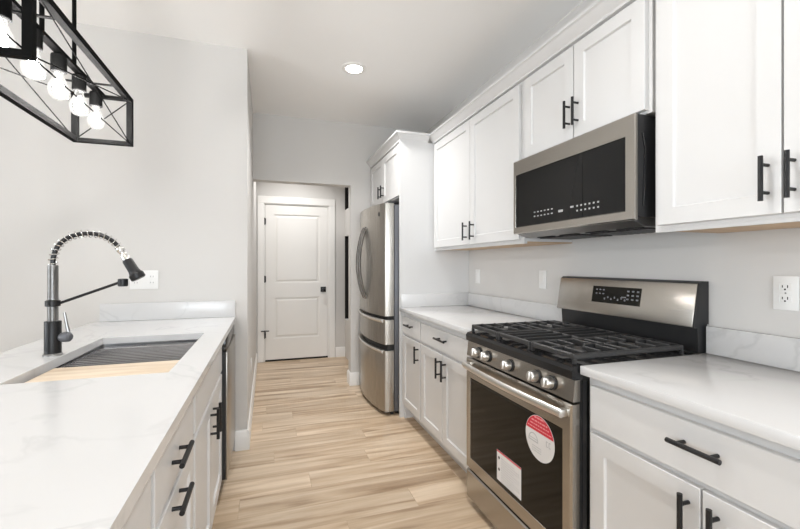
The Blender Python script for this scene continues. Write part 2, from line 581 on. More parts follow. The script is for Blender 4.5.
panel_door(door, DX0 + 0.004, DX1 - 0.004, 0.024, DZ - 0.004, y0, 0.036, [(0.30, 0.835), (1.03, 1.93)])
door_o = struct(door.build('door_1', 'door', smooth=False))
MB().box(DX0 + 0.004, DX1 - 0.004, y0 + 0.004, y0 + 0.034, 0.001, 0.0235).build('door_gap_shade', 'rubber', door_o)  # black strip painting the shade of the gap under the door
k = MB()
k.box(0.697, 0.768, y0 - 0.008, y0, 0.897, 0.968, 0.002)
k.lathe((0.7325, y0 - 0.008, 0.9325), [(0.011, 0), (0.011, 0.03), (0.022, 0.036), (0.026, 0.046), (0.024, 0.058), (0.012, 0.062)], (0, -1, 0))
k.build('door_knob', 'black', door_o)
for hz in (1.832, 1.079, 0.35):
    h = MB()
    h.cyl((DX0 - 0.004, y0 - 0.008, hz - 0.045), (DX0 - 0.004, y0 - 0.008, hz + 0.045), 0.008, n=10)
    h.box(DX0 - 0.001, DX0 + 0.012, y0 - 0.003, y0 + 0.0, hz - 0.04, hz + 0.04)
    if hz < 0.5:
        h.cyl((DX0 - 0.05, y0 - 0.03, hz + 0.055), (DX0 + 0.05, y0 - 0.03, hz + 0.055), 0.007, n=8)
        h.cyl((DX0 - 0.004, y0 - 0.008, hz + 0.04), (DX0 - 0.004, y0 - 0.03, hz + 0.06), 0.007, n=8)
    h.build('hinge', 'black', door_o)
c = MB()
cw = 0.092
def casing(m, x0, x1, z0, z1):
    m.box(x0, x1, YD - 0.018, YD, z0, z1, 0.004, 1)
casing(c, DX0 - 0.012 - cw + 0.012, DX0 - 0.010, 0, DZ + 0.012)
casing(c, DX1 + 0.010, DX1 + cw, 0, DZ + 0.012)
casing(c, DX0 - cw, DX1 + cw, DZ + 0.012, DZ + 0.012 + cw)
struct(c.build('trim_1', 'trim'))
j = MB()
j.box(DX0 - 0.018, DX0, YD + 0.001, YD + 0.068, 0, DZ)
j.box(DX1, DX1 + 0.018, YD + 0.001, YD + 0.068, 0, DZ)
j.box(DX0 - 0.018, DX1 + 0.018, YD + 0.001, YD + 0.068, DZ, DZ + 0.018)
struct(j.build('trim_2', 'trim', smooth=False))

# ------------------------------------------------------------------ base cabinets, right run
BF = 1.065       # door fronts
BX = 1.086       # face frames


def base_body_right(m, y0, y1, toe=0.10):
    m.prism_y([(BX, toe), (BX, 0.882), (XR - 0.003, 0.882), (XR - 0.003, 0.0), (BX + 0.07, 0.0), (BX + 0.07, toe)], y0, y1)


# narrow one beside the refrigerator panel
t = thing('base_cabinet', 'narrow white base cabinet with one drawer and one door beside refrigerator panel', 'cabinet',
          (1.38, 2.955, 0), 'white base cabinets')
b = MB(); base_body_right(b, 2.742, 3.168)
b.box(BX, BX + 0.08, 3.15, 3.168, 0, 0.1)
b.build('body', 'cab', t)
d = MB().slab(BF, -1, 2.752, 3.150, 0.712, 0.845).build('drawer', 'cab', t)
MB().bar_pull(BF, -1, (2.955, 0.790), 0.15, False).build('handle', 'black', d)
d = MB().shaker(BF, -1, 2.752, 3.150, 0.125, 0.692).build('door', 'cab', t)
MB().bar_pull(BF, -1, (2.785, 0.602), 0.125).build('handle', 'black', d)

t = thing('base_cabinet', 'wide white base cabinet with two doors between range and narrow cabinet', 'cabinet', (1.38, 2.35, 0), 'white base cabinets')
b = MB(); base_body_right(b, 1.945, 2.740); b.build('body', 'cab', t)
d = MB().slab(BF, -1, 1.965, 2.732, 0.712, 0.845).build('drawer', 'cab', t)
MB().bar_pull(BF, -1, (2.345, 0.790), 0.16, False).build('handle', 'black', d)
for (a, c_, hy) in ((2.357, 2.732, 2.390), (1.965, 2.351, 2.305)):
    d = MB().shaker(BF, -1, a, c_, 0.125, 0.692).build('door', 'cab', t)
    MB().bar_pull(BF, -1, (hy, 0.602), 0.13).build('handle', 'black', d)

t = thing('base_cabinet', 'white base cabinet with wide drawer in the right foreground beside the range', 'cabinet', (1.38, 0.75, 0), 'white base cabinets')
b = MB(); base_body_right(b, 0.365, 1.142); b.build('body', 'cab', t)
d = MB().slab(BF, -1, 0.385, 1.118, 0.707, 0.852).build('drawer', 'cab', t)
MB().bar_pull(BF, -1, (0.745, 0.794), 0.137, False).build('handle', 'black', d)
for (a, c_, hy) in ((0.746, 1.118, 0.776), (0.385, 0.740, 0.702)):
    d = MB().shaker(BF, -1, a, c_, 0.125, 0.688).build('door', 'cab', t)
    MB().bar_pull(BF, -1, (hy, 0.592), 0.15).build('handle', 'black', d)

# countertops, right run
CF = 1.045
t = thing('countertop', 'white quartz countertop between the refrigerator panel and the range', 'countertop', (1.37, 2.56, 0.884))
MB().box(CF, XR - 0.002, 1.945, 3.170, 0.884, 0.915, 0.003).build('slab', 'quartz', t)
MB().box(XR - 0.022, XR - 0.002, 1.945, 3.150, 0.9155, 1.022, 0.002).build('backsplash', 'quartz', t)
MB().box(CF + 0.01, XR - 0.002, 3.151, 3.170, 0.9155, 1.022, 0.002).build('side_splash', 'quartz', t)
t = thing('countertop', 'white veined quartz countertop right of the range in the foreground', 'countertop', (1.37, 0.75, 0.884))
MB().box(CF, XR - 0.002, 0.345, 1.145, 0.884, 0.915, 0.003).build('slab', 'quartz', t)
MB().box(XR - 0.022, XR - 0.002, 0.345, 1.145, 0.9155, 1.024, 0.002).build('backsplash', 'quartz', t)

# ------------------------------------------------------------------ wall cabinets
UF, UX = 1.340, 1.361
UZ0, UZ1 = 1.387, 2.295


def wall_cab(label, y0, y1, z0, doors, dz0, dz1, hz, under=True, rail_=0.058):
    t = thing('wall_cabinet', label, 'cabinet', (1.52, (y0 + y1) / 2, z0), 'white wall cabinets')
    MB().box(UX, XR - 0.002, y0, y1, z0 + (0.012 if under else 0), UZ1).build('body', 'cab', t)
    if under:
        b = MB()
        b.box(UX, UX + 0.018, y0, y1, z0, z0 + 0.0115)
        b.build('bottom_rail', 'cab', t)
        MB().box(UX + 0.019, XR - 0.003, y0 + 0.002, y1 - 0.002, z0 + 0.006, z0 + 0.0115).build('underside', 'maple', t)
    for (a, c_, hy) in doors:
        d = MB().shaker(UF, -1, a, c_, dz0, dz1, rail=rail_).build('door', 'cab', t)
        MB().bar_pull(UF, -1, (hy, hz - 0.003), 0.126, r=0.0062).build('handle', 'black', d)
    return t


wall_cab('white two door wall cabinet between refrigerator panel and microwave', 1.908, 3.168, UZ0,
         [(2.506, 3.135, 2.551), (1.932, 2.500, 2.448)], 1.410, 2.280, 1.505)
wall_cab('short white two door wall cabinet mounted above the microwave', 1.126, 1.907, 1.838,
         [(1.512, 1.880, 1.533), (1.142, 1.506, 1.480)], 1.850, 2.280, 1.966, under=False)
wall_cab('tall white two door wall cabinet in the right foreground above the counter', 0.330, 1.113, UZ0,
         [(0.721, 1.090, 0.751), (0.348, 0.715, 0.691)], 1.411, 2.280, 1.513)

# refrigerator surround
t = tag(MB().box(1.05, XR - 0.002, 3.172, 3.192, 0, 2.30).build('end_panel', 'cab'),
        'tall white panel enclosing the near side of the refrigerator', 'panel')
t = thing('wall_cabinet', 'white two door cabinet above the refrigerator', 'cabinet', (1.38, 3.68, 1.84), 'white wall cabinets')
MB().box(1.071, XR - 0.002, 3.194, 4.176, 1.84, 2.295).build('body', 'cab', t)
for (a, c_, hy) in ((3.700, 4.160, 3.745), (3.205, 3.694, 3.655)):
    d = MB().shaker(1.05, -1, a, c_, 1.850, 2.280).build('door', 'cab', t)
    MB().bar_pull(1.05, -1, (hy, 1.955), 0.115).build('handle', 'black', d)


def crown_profile(x, s=-1):
    # (outward offset, z) from the cabinet front plane
    z = 2.2965
    return [(x + 0.03, z), (x + s * 0.004, z), (x + s * 0.004, z + 0.012), (x + s * 0.012, z + 0.02), (x + s * 0.035, z + 0.052),
            (x + s * 0.045, z + 0.056), (x + s * 0.045, z + 0.070), (x + 0.03, z + 0.070)]


m = MB()
m.prism_y(crown_profile(1.345), 0.330, 3.170)
tag(m.build('crown_molding', 'cab', angle=0.3), 'white crown molding along the top of the wall cabinets over the range', 'molding')
m = MB()
pf = crown_profile(1.052)
# mitred run: along the refrigerator cabinet front, then returned along the end panel
r0 = [(x, 4.178, z) for x, z in pf]
r1 = [(x, 3.174 + (x - 1.052), z) for x, z in pf]
r2 = [(1.302, 3.174 + (x - 1.052), z) for x, z in pf]
m.rings([r0, r1, r2])
tag(m.build('crown_molding', 'cab', angle=0.3), 'white crown molding around the top of the refrigerator cabinet', 'molding')

# ------------------------------------------------------------------ refrigerator
RY0, RY1 = 3.235, 4.150
t = thing('refrigerator', 'stainless steel french door refrigerator with two bottom freezer drawers', 'refrigerator', (1.3, 3.69, 0))
MB().box(1.025, 1.66, RY0 + 0.005, RY1 - 0.005, 0.03, 1.775, 0.004).build('body', 'darkgrey', t)
for yy in (RY0 + 0.06, RY1 - 0.06):
    for xx in (1.08, 1.6):
        MB().cyl((xx, yy, 0.0), (xx, yy, 0.0295), 0.022, n=12).build('foot', 'plastic', t)
b = MB()
b.box(1.0, 1.024, RY0 + 0.02, RY1 - 0.02, 0.004, 0.05)
b.build('base_grille', 'plastic', t)
RM = (RY0 + RY1) / 2


def fx(y):
    u = (y - RM) / ((RY1 - RY0) / 2)
    return 0.935 - 0.06 * (1 - u * u)


def fr_front(m, y0, y1, z0, z1, xb=1.018, n=10, r0=0.016, r1=0.016, lip=0.0):
    ys = [y0 + (y1 - y0) * i / n for i in range(n + 1)]
    pl = [(xb, y0)]
    if r0:
        pl += [(fx(y0) + r0, y0), (fx(y0) + r0 * 0.3, y0 + r0 * 0.3)]
    for y in ys:
        if (r0 and y < y0 + r0) or (r1 and y > y1 - r1):
            continue
        pl.append((fx(y), y))
    if r1:
        pl += [(fx(y1) + r1 * 0.3, y1 - r1 * 0.3), (fx(y1) + r1, y1)]
    pl += [(xb, y1)]
    m.prism_z(pl, z0, z1)
    return m


# black filler behind the fronts, standing in for shade in the pull gaps
m = MB(); fr_front(m, RY0 + 0.015, RY1 - 0.015, 0.545, 0.86, xb=1.022)
for v in m.bm.verts:
    if v.co.x < 1.02:
        v.co.x += 0.03
m.build('pull_gap_shade', 'rubber', t)
for (a, c_, s) in ((RY0, RM - 0.003, -1), (RM + 0.003, RY1, 1)):
    d = fr_front(MB(), a, c_, 0.836, 1.785, r0=0.016 if s < 0 else 0.006, r1=0.016 if s > 0 else 0.006).build('door', 'steel_y', t)
    hy = RM + s * 0.045
    pts = []
    for i in range(25):
        u = i / 24
        bow = math.sin(PI * u) ** 0.8
        pts.append((fx(hy) + 0.004 - 0.066 * bow, hy + s * 0.004 * bow, 0.955 + 0.66 * u))
    h = MB().tube(pts, [0.012] + [0.014] * 23 + [0.012], 10)
    h.build('handle', 'darkchrome', d)
m = MB()
m.lathe((fx(3.33) + 0.002, 3.33, 1.70), [(0.018, 0), (0.018, 0.004), (0.014, 0.006)], (-1, 0, 0.0))
m.build('round_emblem', 'plastic', t)
for (z0, z1) in ((0.598, 0.803), (0.035, 0.545)):
    d = fr_front(MB(), RY0, RY1, z0, z1).build('drawer', 'steel_y', t)
    # bright lip along the top edge of the drawer
    l = MB()
    ys = [RY0 + 0.03 + (RY1 - RY0 - 0.06) * i / 14 for i in range(15)]
    l.rings([[(fx(y) - 0.016, y, z1 - 0.006), (fx(y) + 0.003, y, z1 - 0.028), (fx(y) + 0.02, y, z1 + 0.001), (fx(y) - 0.010, y, z1 + 0.006)] for y in ys])
    l.build('pull_lip', 'knobsteel', d)
for yy in (RY0 + 0.05, RY1 - 0.05):
    MB().box(0.99, 1.09, yy - 0.03, yy + 0.03, 1.786, 1.808, 0.004).build('hinge_cover', 'plastic', t)

# ------------------------------------------------------------------ microwave
MY0, MY1, MZ0, MZ1 = 1.138, 1.911, 1.436, 1.832
MXF = 1.290
t = thing('microwave', 'stainless over-the-range microwave with black glass front and touch keys', 'microwave', (1.5, 1.51, MZ0))
MB().box(1.304, XR - 0.003, MY0 + 0.006, MY1 - 0.006, MZ0 + 0.012, MZ1, 0.003).build('body', 'plastic', t)
# stainless front frame with a sloped inner edge
m = MB()
def yz(x, y0, y1, z0, z1):
    return [(x, y0, z0), (x, y1, z0), (x, y1, z1), (x, y0, z1)]
m.rings([yz(1.303, MY0, MY1, MZ0, MZ1), yz(MXF + 0.004, MY0, MY1, MZ0, MZ1), yz(MXF, MY0 + 0.004, MY1 - 0.004, MZ0 + 0.004, MZ1 - 0.004),
         yz(MXF, MY0 + 0.042, MY1 - 0.022, MZ0 + 0.034, MZ1 - 0.078), yz(MXF + 0.006, MY0 + 0.044, MY1 - 0.024, MZ0 + 0.036, MZ1 - 0.08)])
m.build('front_frame', 'steel_h', t)
d = MB()
d.box(MXF + 0.001, MXF + 0.0065, 1.400, MY1 - 0.025, MZ0 + 0.037, MZ1 - 0.081)
d.build('door_glass', 'mw_glass', t)
d2 = MB().box(MXF + 0.001, MXF + 0.0065, MY0 + 0.045, 1.398, MZ0 + 0.037, MZ1 - 0.081).build('control_panel', 'mw_glass', t)
k = MB()
random.seed(3)
def kmark(_, x, y, z, w, h):
    m = MB()
    m.box(x - 0.0006, x, y - w / 2, y + w / 2, z - h / 2, z + h / 2)
    m.build('touch_key', 'key', d2, smooth=False)
for i in range(6):
    for r in range(2):
        kmark(k, MXF + 0.0008, 1.725 - i * 0.026, 1.535 - r * 0.021 - 0.0, 0.011, 0.006)
for i in range(6):
    for r in range(2):
        kmark(k, MXF + 0.0008, 1.430 - i * 0.0235, 1.527 - r * 0.021, 0.009, 0.007)
kmark(k, MXF + 0.0008, 1.462, 1.527, 0.02, 0.008)
kmark(k, MXF + 0.0008, 1.535, 1.518, 0.030, 0.011)
m = MB()
m.prism_y([(1.304, MZ0 - 0.001), (1.36, MZ0 - 0.02), (XR - 0.01, MZ0 - 0.02), (XR - 0.01, MZ0 + 0.0115), (1.304, MZ0 + 0.0115)], MY0 + 0.02, MY1 - 0.02)
m.build('underside', 'nickel', t, smooth=False)
for i in range(2):
    g = MB()
    ya = MY0 + 0.06 + i * 0.36
    for q in range(9):
        g.box(1.42, 1.62, ya + q * 0.034, ya + q * 0.034 + 0.020, MZ0 - 0.026, MZ0 - 0.0205)
    g.build('filter', 'plastic', t, smooth=False)
for q in range(4):
    g = MB()
    g.box(1.370, 1.395, MY0 + 0.05 + q * 0.17, MY0 + 0.16 + q * 0.17, MZ0 - 0.025, MZ0 - 0.0205)
    g.build('vent_slot', 'rubber', t, smooth=False)
g = MB()
g.box(1.40, 1.62, MY0 + 0.0025, MY0 + 0.0055, MZ0 + 0.03, MZ1 - 0.03)
g.tube([(1.335, MY0 + 0.004, MZ0 + 0.05), (1.345, MY0 + 0.003, MZ1 - 0.13), (1.332, MY0 + 0.004, MZ1 - 0.07)], 0.004, 8)
g.build('side_trim', 'enamel', t)

# ------------------------------------------------------------------ range
GY0, GY1 = 1.150, 1.938
GC = (GY0 + GY1) / 2
t = thing('gas_range', 'freestanding stainless gas range with black cooktop and stickers on oven door', 'range', (1.35, GC, 0))
b = MB()
b.box(1.052, 1.66, GY0 + 0.002, GY1 - 0.002, 0.035, 0.893)
for xx in (1.1, 1.6):
    for yy in (GY0 + 0.05, GY1 - 0.05):
        MB().cyl((xx, yy, 0), (xx, yy, 0.0345), 0.018, n=10).build('foot', 'plastic', t)
b.build('body', 'plastic', t)
# cooktop with rounded black front edge
m = MB()
m.prism_y([(1.016, 0.868), (1.022, 0.864), (1.06, 0.864), (1.06, 0.8935), (1.60, 0.8935), (1.60, 0.914), (1.05, 0.914), (1.024, 0.908), (1.014, 0.896)], GY0, GY1)
m.build('cooktop', 'enamel', t)
# control panel, slightly tilted back
PT = [(1.020, 0.786), (1.028, 0.862), (1.051, 0.862), (1.051, 0.786)]
MB().prism_y(PT, GY0, GY1).build('control_panel', 'steel_h', t)
for q in (-0.275, -0.185, 0.0, 0.185, 0.275):
    ky = GC - 0.005 + q
    kc = Vector((1.0235, ky, 0.824))
    ax = Vector((-1, 0, 0.13)).normalized()
    kb = MB().lathe(kc, [(0.027, 0), (0.027, 0.005), (0.023, 0.007)], ax, 24).build('knob_ring', 'plastic', t)
    kk = MB()
    kk.lathe(kc + ax * 0.0075, [(0.022, 0), (0.022, 0.012), (0.020, 0.027), (0.018, 0.030)], ax, 24)
    kk.obox(kc + ax * 0.036, (0.13, 0, 1), (0, 1, 0), ax, 0.038, 0.010, 0.014, 0.003)
    kk.build('knob', 'knobsteel', t)
# oven door
DXF = 1.014
OD0, OD1 = 0.196, 0.776
m = MB()
m.rings([yz(1.050, GY0 + 0.002, GY1 - 0.002, OD0, OD1), yz(DXF + 0.006, GY0 + 0.002, GY1 - 0.002, OD0, OD1),
         yz(DXF, GY0 + 0.008, GY1 - 0.008, OD0 + 0.006, OD1 - 0.006),
         yz(DXF, GY0 + 0.046, GY1 - 0.046, OD0 + 0.062, OD1 - 0.098), yz(DXF + 0.005, GY0 + 0.048, GY1 - 0.048, OD0 + 0.064, OD1 - 0.1)])
od = m.build('oven_door', 'steel_h', t)
MB().box(DXF + 0.001, DXF + 0.0048, GY0 + 0.049, GY1 - 0.049, OD0 + 0.065, OD1 - 0.101).build('oven_window', 'oven_glass', od)
# bowed handle
pts = []
for i in range(21):
    u = i / 20
    pts.append((DXF - 0.024 - 0.018 * math.sin(PI * u), GY0 + 0.024 + (GY1 - GY0 - 0.046) * u, 0.742))
m = MB()
rg = []
for p in pts:
    rg.append([(p[0] + 0.011 * math.cos(a), p[1], p[2] + 0.016 * math.sin(a)) for a in [2 * PI * k / 12 for k in range(12)]])
m.rings(rg)
for yy in (GY0 + 0.034, GY1 - 0.034):
    m.box(DXF - 0.030, DXF + 0.001, yy - 0.013, yy + 0.013, 0.728, 0.756, 0.004)
m.build('handle', 'knobsteel', od)
# round sticker: white disc with a red upper part and fine printed lines
sx = DXF + 0.0008
SCY, SCZ, SR = 1.326, 0.588, 0.088
SRY = 0.093


def disc(m, x, cy, cz, r, z0=None, z1=None, n=48):
    pts = []
    for i in range(n):
        a = 2 * PI * i / n
        y, z = cy + r * math.cos(a), cz + r * math.sin(a)
        if z0 is not None:
            z = max(z, z0)
        pts.append((y, z))
    # clip gives duplicates on the chord; keep distinct points only
    out = []
    for p in pts:
        if z0 is not None and abs(p[1] - z0) < 1e-9:
            yl = math.sqrt(max(r * r - (z0 - cz) ** 2, 0))
            p = (cy + (yl if p[0] > cy else -yl), z0)
        if not out or (abs(p[0] - out[-1][0]) + abs(p[1] - out[-1][1])) > 1e-6:
            out.append(p)
    m.rings([[(x, y, z) for y, z in out], [(x - 0.0004, y, z) for y, z in out]])


m = MB(); disc(m, sx, SCY, SCZ, SR)
st = m.build('round_sticker', 'paper', t, smooth=False)
st['label'] = 'round red and white sticker'
m = MB(); disc(m, sx - 0.0005, SCY, SCZ, SR - 0.002, SCZ + 0.022)
m.build('red_print', 'red', st, smooth=False)


def dashes(m, x, y_left, y_right, z, h, rnd, gap=0.004):
    """a line of small printed blocks (words too small to read); left in the picture is +y"""
    y = y_left
    while y > y_right:
        wl = rnd.uniform(0.006, 0.018)
        e = max(y - wl, y_right)
        m.box(x - 0.0003, x, e, y, z - h / 2, z + h / 2)
        y = e - gap


rnd = random.Random(5)
m = MB()
dashes(m, sx - 0.0010, SCY + 0.030, SCY - 0.030, SCZ + 0.077, 0.006, rnd)
dashes(m, sx - 0.0010, SCY + 0.048, SCY - 0.048, SCZ + 0.062, 0.006, rnd)
dashes(m, sx - 0.0010, SCY + 0.056, SCY - 0.056, SCZ + 0.048, 0.005, rnd)
dashes(m, sx - 0.0010, SCY + 0.072, SCY - 0.072, SCZ + 0.034, 0.004, rnd, 0.003)
m.build('fine_print', 'palered', st, smooth=False)
m = MB()
# grey line drawing on the lower half: a small dome on the left, a mark and lines on the right
for i in range(12):
    a0, a1 = PI * i / 12, PI * (i + 1) / 12
    m.rings([[(sx - 0.0005, SCY + 0.038 + r * math.cos(a), SCZ - 0.020 + r * math.sin(a)) for r, a in ((0.030, a0), (0.030, a1), (0.026, a1), (0.026, a0))],
             [(sx - 0.0008, SCY + 0.038 + r * math.cos(a), SCZ - 0.020 + r * math.sin(a)) for r, a in ((0.030, a0), (0.030, a1), (0.026, a1), (0.026, a0))]])
m.box(sx - 0.0008, sx - 0.0005, SCY + 0.008, SCY + 0.068, SCZ - 0.024, SCZ - 0.020)
m.box(sx - 0.0008, sx - 0.0005, SCY + 0.014, SCY + 0.062, SCZ - 0.014, SCZ - 0.011)
for z in (-0.040, -0.049, -0.058):
    dashes(m, sx - 0.0005, SCY + 0.045, SCY - 0.010, SCZ + z, 0.003, rnd, 0.003)
m.build('grey_print', 'papergrey', st, smooth=False)
m = MB()
for (yy, zz) in ((-0.045, -0.004), (-0.060, -0.004)):
    m.box(sx - 0.0008, sx - 0.0005, SCY + yy - 0.005, SCY + yy + 0.004, SCZ + zz + 0.008, SCZ + zz + 0.011)
    m.box(sx - 0.0008, sx - 0.0005, SCY + yy + 0.002, SCY + yy + 0.005, SCZ + zz - 0.008, SCZ + zz + 0.011)
    m.box(sx - 0.0008, sx - 0.0005, SCY + yy - 0.005, SCY + yy + 0.004, SCZ + zz - 0.011, SCZ + zz - 0.008)
m.build('grey_mark', 'papergrey', st, smooth=False)
# rectangular paper label near the lower edge of the window
LY1, LY0, LZ0, LZ1 = 1.632, 1.446, 0.278, 0.415
m = MB(); m.box(sx - 0.0006, sx + 0.0002, LY0, LY1, LZ0, LZ1)
lb = m.build('paper_label', 'paper', t, smooth=False)
lb['label'] = 'rectangular white label with a thin red top edge'
m = MB(); m.box(sx - 0.0009, sx - 0.0006, LY0, LY1, LZ1 - 0.007, LZ1)
m.build('red_edge', 'red', lb, smooth=False)
for zz in (LZ1 - 0.032, LZ1 - 0.085):
    m = MB()
    m.lathe((sx - 0.0005, LY1 - 0.018, zz), [(0.007, 0), (0.007, 0.0006)], (-1, 0, 0), 12)
    m.build('black_symbol', 'black', lb, smooth=False)
m = MB()
for i in range(11):
    dashes(m, sx - 0.0007, LY1 - 0.036, LY0 + (0.012 if i % 3 else 0.05), LZ1 - 0.028 - i * 0.0105, 0.0035, rnd, 0.003)
m.build('fine_print', 'papergrey', lb, smooth=False)
# storage drawer
m = MB()
m.rings([yz(1.050, GY0 + 0.002, GY1 - 0.002, 0.036, 0.184), yz(DXF + 0.008, GY0 + 0.002, GY1 - 0.002, 0.036, 0.184),
         yz(DXF + 0.002, GY0 + 0.008, GY1 - 0.008, 0.042, 0.178)])
m.build('storage_drawer', 'steel_h', t)
# side cover strips of the front
m = MB(); m.box(1.06, 1.63, GY0 - 0.001, GY0 + 0.0015, 0.06, 0.86); m.build('side_panel', 'enamel', t)
# back guard
BP = [(1.607, 1.030), (1.622, 1.196), (1.640, 1.203), (1.684, 1.203), (1.684, 1.030)]
m = MB().prism_y([(1.640, 0.9145), (1.632, 1.0295), (1.6885, 1.0295), (1.6885, 0.9145)], GY0 + 0.004, GY1 - 0.004)
m.build('backguard_base', 'plastic', t)
m = MB().prism_y([(1.606, 1.018), (1.636, 1.194), (1.648, 1.202), (1.6885, 1.202), (1.6885, 1.030), (1.640, 1.030), (1.620, 1.016)], GY0 - 0.002, GY1)
m.build('backguard_shell', 'plastic', t)
bn = Vector((-0.176, 0, 0.030)).normalized()
bu = Vector((0.030, 0, 0.176)).normalized()
bc = Vector((1.621, GC, 1.106))
m = MB().obox(bc + bn * 0.003, bn, (0, 1, 0), bu, 0.006, GY1 - GY0 - 0.004, 0.176, 0.002)
bp = m.build('backguard', 'steel_h', t)
m = MB().obox(bc + bn * 0.0066 + Vector((0, -0.005, 0)) + bu * 0.012, bn, (0, 1, 0), bu, 0.002, 0.285, 0.083)
disp = m.build('display', 'oven_glass', t, smooth=False)
m = MB()
def bmark(dy, du, w_, h_):
    m = MB()
    m.obox(bc + bn * 0.0079 + Vector((0, -0.005 + dy, 0)) + bu * (0.012 + du), bn, (0, 1, 0), bu, 0.0008, w_, h_)
    m.build('touch_key', 'keydim', disp, smooth=False)
for i in range(3):
    for r in range(2):
        bmark(0.115 - i * 0.022, 0.024 - r * 0.02, 0.010, 0.006)
for i in range(3):
    for r in range(3):
        bmark(-0.075 - i * 0.026, 0.024 - r * 0.019, 0.012, 0.007)
for i in range(7):
    bmark(0.06 - i * 0.02, -0.012 if i % 2 else -0.020, 0.008, 0.009)
bmark(-0.052, -0.006, 0.026, 0.006)
# burners
for (bx, by, br) in ((1.17, GC + 0.26, 0.040), (1.17, GC - 0.26, 0.048), (1.44, GC + 0.26, 0.045), (1.44, GC - 0.26, 0.036), (1.305, GC, 0.05)):
    bb = MB().lathe((bx, by, 0.9142), [(br * 1.25, 0), (br * 1.2, 0.006), (br, 0.008), (br, 0.016)]).build('burner', 'darkgrey', t)
    MB().lathe((bx, by, 0.9304), [(br * 0.95, 0), (br, 0.004), (br * 0.9, 0.010), (0.001, 0.011)], caps=True).build('burner_cap', 'iron', bb)
# cast iron grates: three sections
GX0, GX1 = 1.040, 1.575
gy = [GY0 + 0.012, GY0 + 0.270, GY1 - 0.270, GY1 - 0.012]
for s_ in range(3):
    a, c_ = gy[s_] + 0.003, gy[s_ + 1] - 0.003
    g = MB()
    bw, z0, z1 = 0.013, 0.930, 0.950
    for (x0, x1, ya, yb) in ((GX0, GX1, a, a + bw), (GX0, GX1, c_ - bw, c_), (GX0, GX0 + bw, a + bw, c_ - bw), (GX1 - bw, GX1, a + bw, c_ - bw)):
        g.box(x0, x1, ya, yb, z0, z1, 0.003, 1)
    mid = (a + c_) / 2
    xm = (GX0 + GX1) / 2
    g.box(xm - bw / 2, xm + bw / 2, a + bw, c_ - bw, z0, z1, 0.003, 1)
    if s_ == 1:
        for q in (-0.062, 0, 0.062):
            g.box(GX0 + bw, GX1 - bw, mid + q - 0.005, mid + q + 0.005, z0 + 0.004, z1 + 0.002, 0.002, 1)
    else:
        for xb in (1.17, 1.44):
            for q in (-1, 1):
                for u in (-0.075, 0, 0.075):
                    far = 0.024 if u == 0 else 0.010
                    ya, yb = sorted((mid + q * far, (a + bw) if q < 0 else (c_ - bw)))
                    g.box(xb + u - 0.005, xb + u + 0.005, ya, yb, z0 + 0.003, z1 + 0.004, 0.002, 1)
            ya, yb = mid - 0.006, mid + 0.006
            g.box(xb - 0.13 + bw * 0.3, xb - 0.030, ya, yb, z0 + 0.003, z1 + 0.004, 0.002, 1)
            g.box(xb + 0.030, xb + 0.13 - bw * 0.3, ya, yb, z0 + 0.003, z1 + 0.004, 0.002, 1)
    for xx in (GX0 + 0.006, GX1 - 0.006):
        for yy in (a + 0.0065, c_ - 0.0065):
            g.box(xx - 0.006, xx + 0.006, yy - 0.006, yy + 0.006, 0.9142, z0 + 0.002)
    g.build('grate', 'iron', t)

# ------------------------------------------------------------------ island / sink run on the left
LF, LX = -0.225, -0.246


def base_body_left(m, y0, y1, top=0.882, toe=0.10):
    m.prism_y([(LX, toe), (LX, top), (-0.83, top), (-0.83, 0.0), (LX - 0.07, 0.0), (LX - 0.07, toe)], y0, y1)


t = thing('sink_base_cabinet', 'white sink base cabinet with two doors beside the dishwasher', 'cabinet', (-0.5, 1.91, 0), 'white base cabinets')
b = MB()
b.prism_y([(LX, 0.10), (LX, 0.66), (-0.83, 0.66), (-0.83, 0.0), (LX - 0.07, 0.0), (LX - 0.07, 0.10)], 1.470, 2.348)
b.box(LX - 0.018, LX, 1.470, 2.348, 0.66, 0.882)
b.box(-0.83, -0.812, 1.470, 2.348, 0.66, 0.882)
b.build('body', 'cab', t)
MB().slab(LF, 1, 1.488, 2.336, 0.705, 0.850).build('false_drawer_front', 'cab', t)
for (a, c_, hy) in ((1.914, 2.336, 1.952), (1.488, 1.908, 1.872)):
    d = MB().shaker(LF, 1, a, c_, 0.125, 0.688).build('door', 'cab', t)
    MB().bar_pull(LF, 1, (hy, 0.592), 0.128, off=0.030).build('handle', 'black', d)


def pull_cab(label, y0, y1):
    t = thing('base_cabinet', label, 'cabinet', (-0.5, (y0 + y1) / 2, 0), 'white base cabinets')
    b = MB(); base_body_left(b, y0, y1); b.build('body', 'cab', t)
    d = MB().slab(LF, 1, y0 + 0.014, y1 - 0.014, 0.705, 0.850).build('drawer', 'cab', t)
    yc = (y0 + y1) / 2 - 0.03
    MB().bar_pull(LF, 1, (yc, 0.772), 0.142, False, off=0.027).build('handle', 'black', d)
    d = MB().shaker(LF, 1, y0 + 0.014, y1 - 0.014, 0.125, 0.688).build('door', 'cab', t)
    MB().bar_pull(LF, 1, (yc, 0.655), 0.142, False, off=0.027).build('handle', 'black', d)
    return t


pull_cab('white base cabinet with two horizontal black pulls beside the sink cabinet', 0.962, 1.468)
pull_cab('nearest white base cabinet under the near end of the left countertop', 0.455, 0.960)

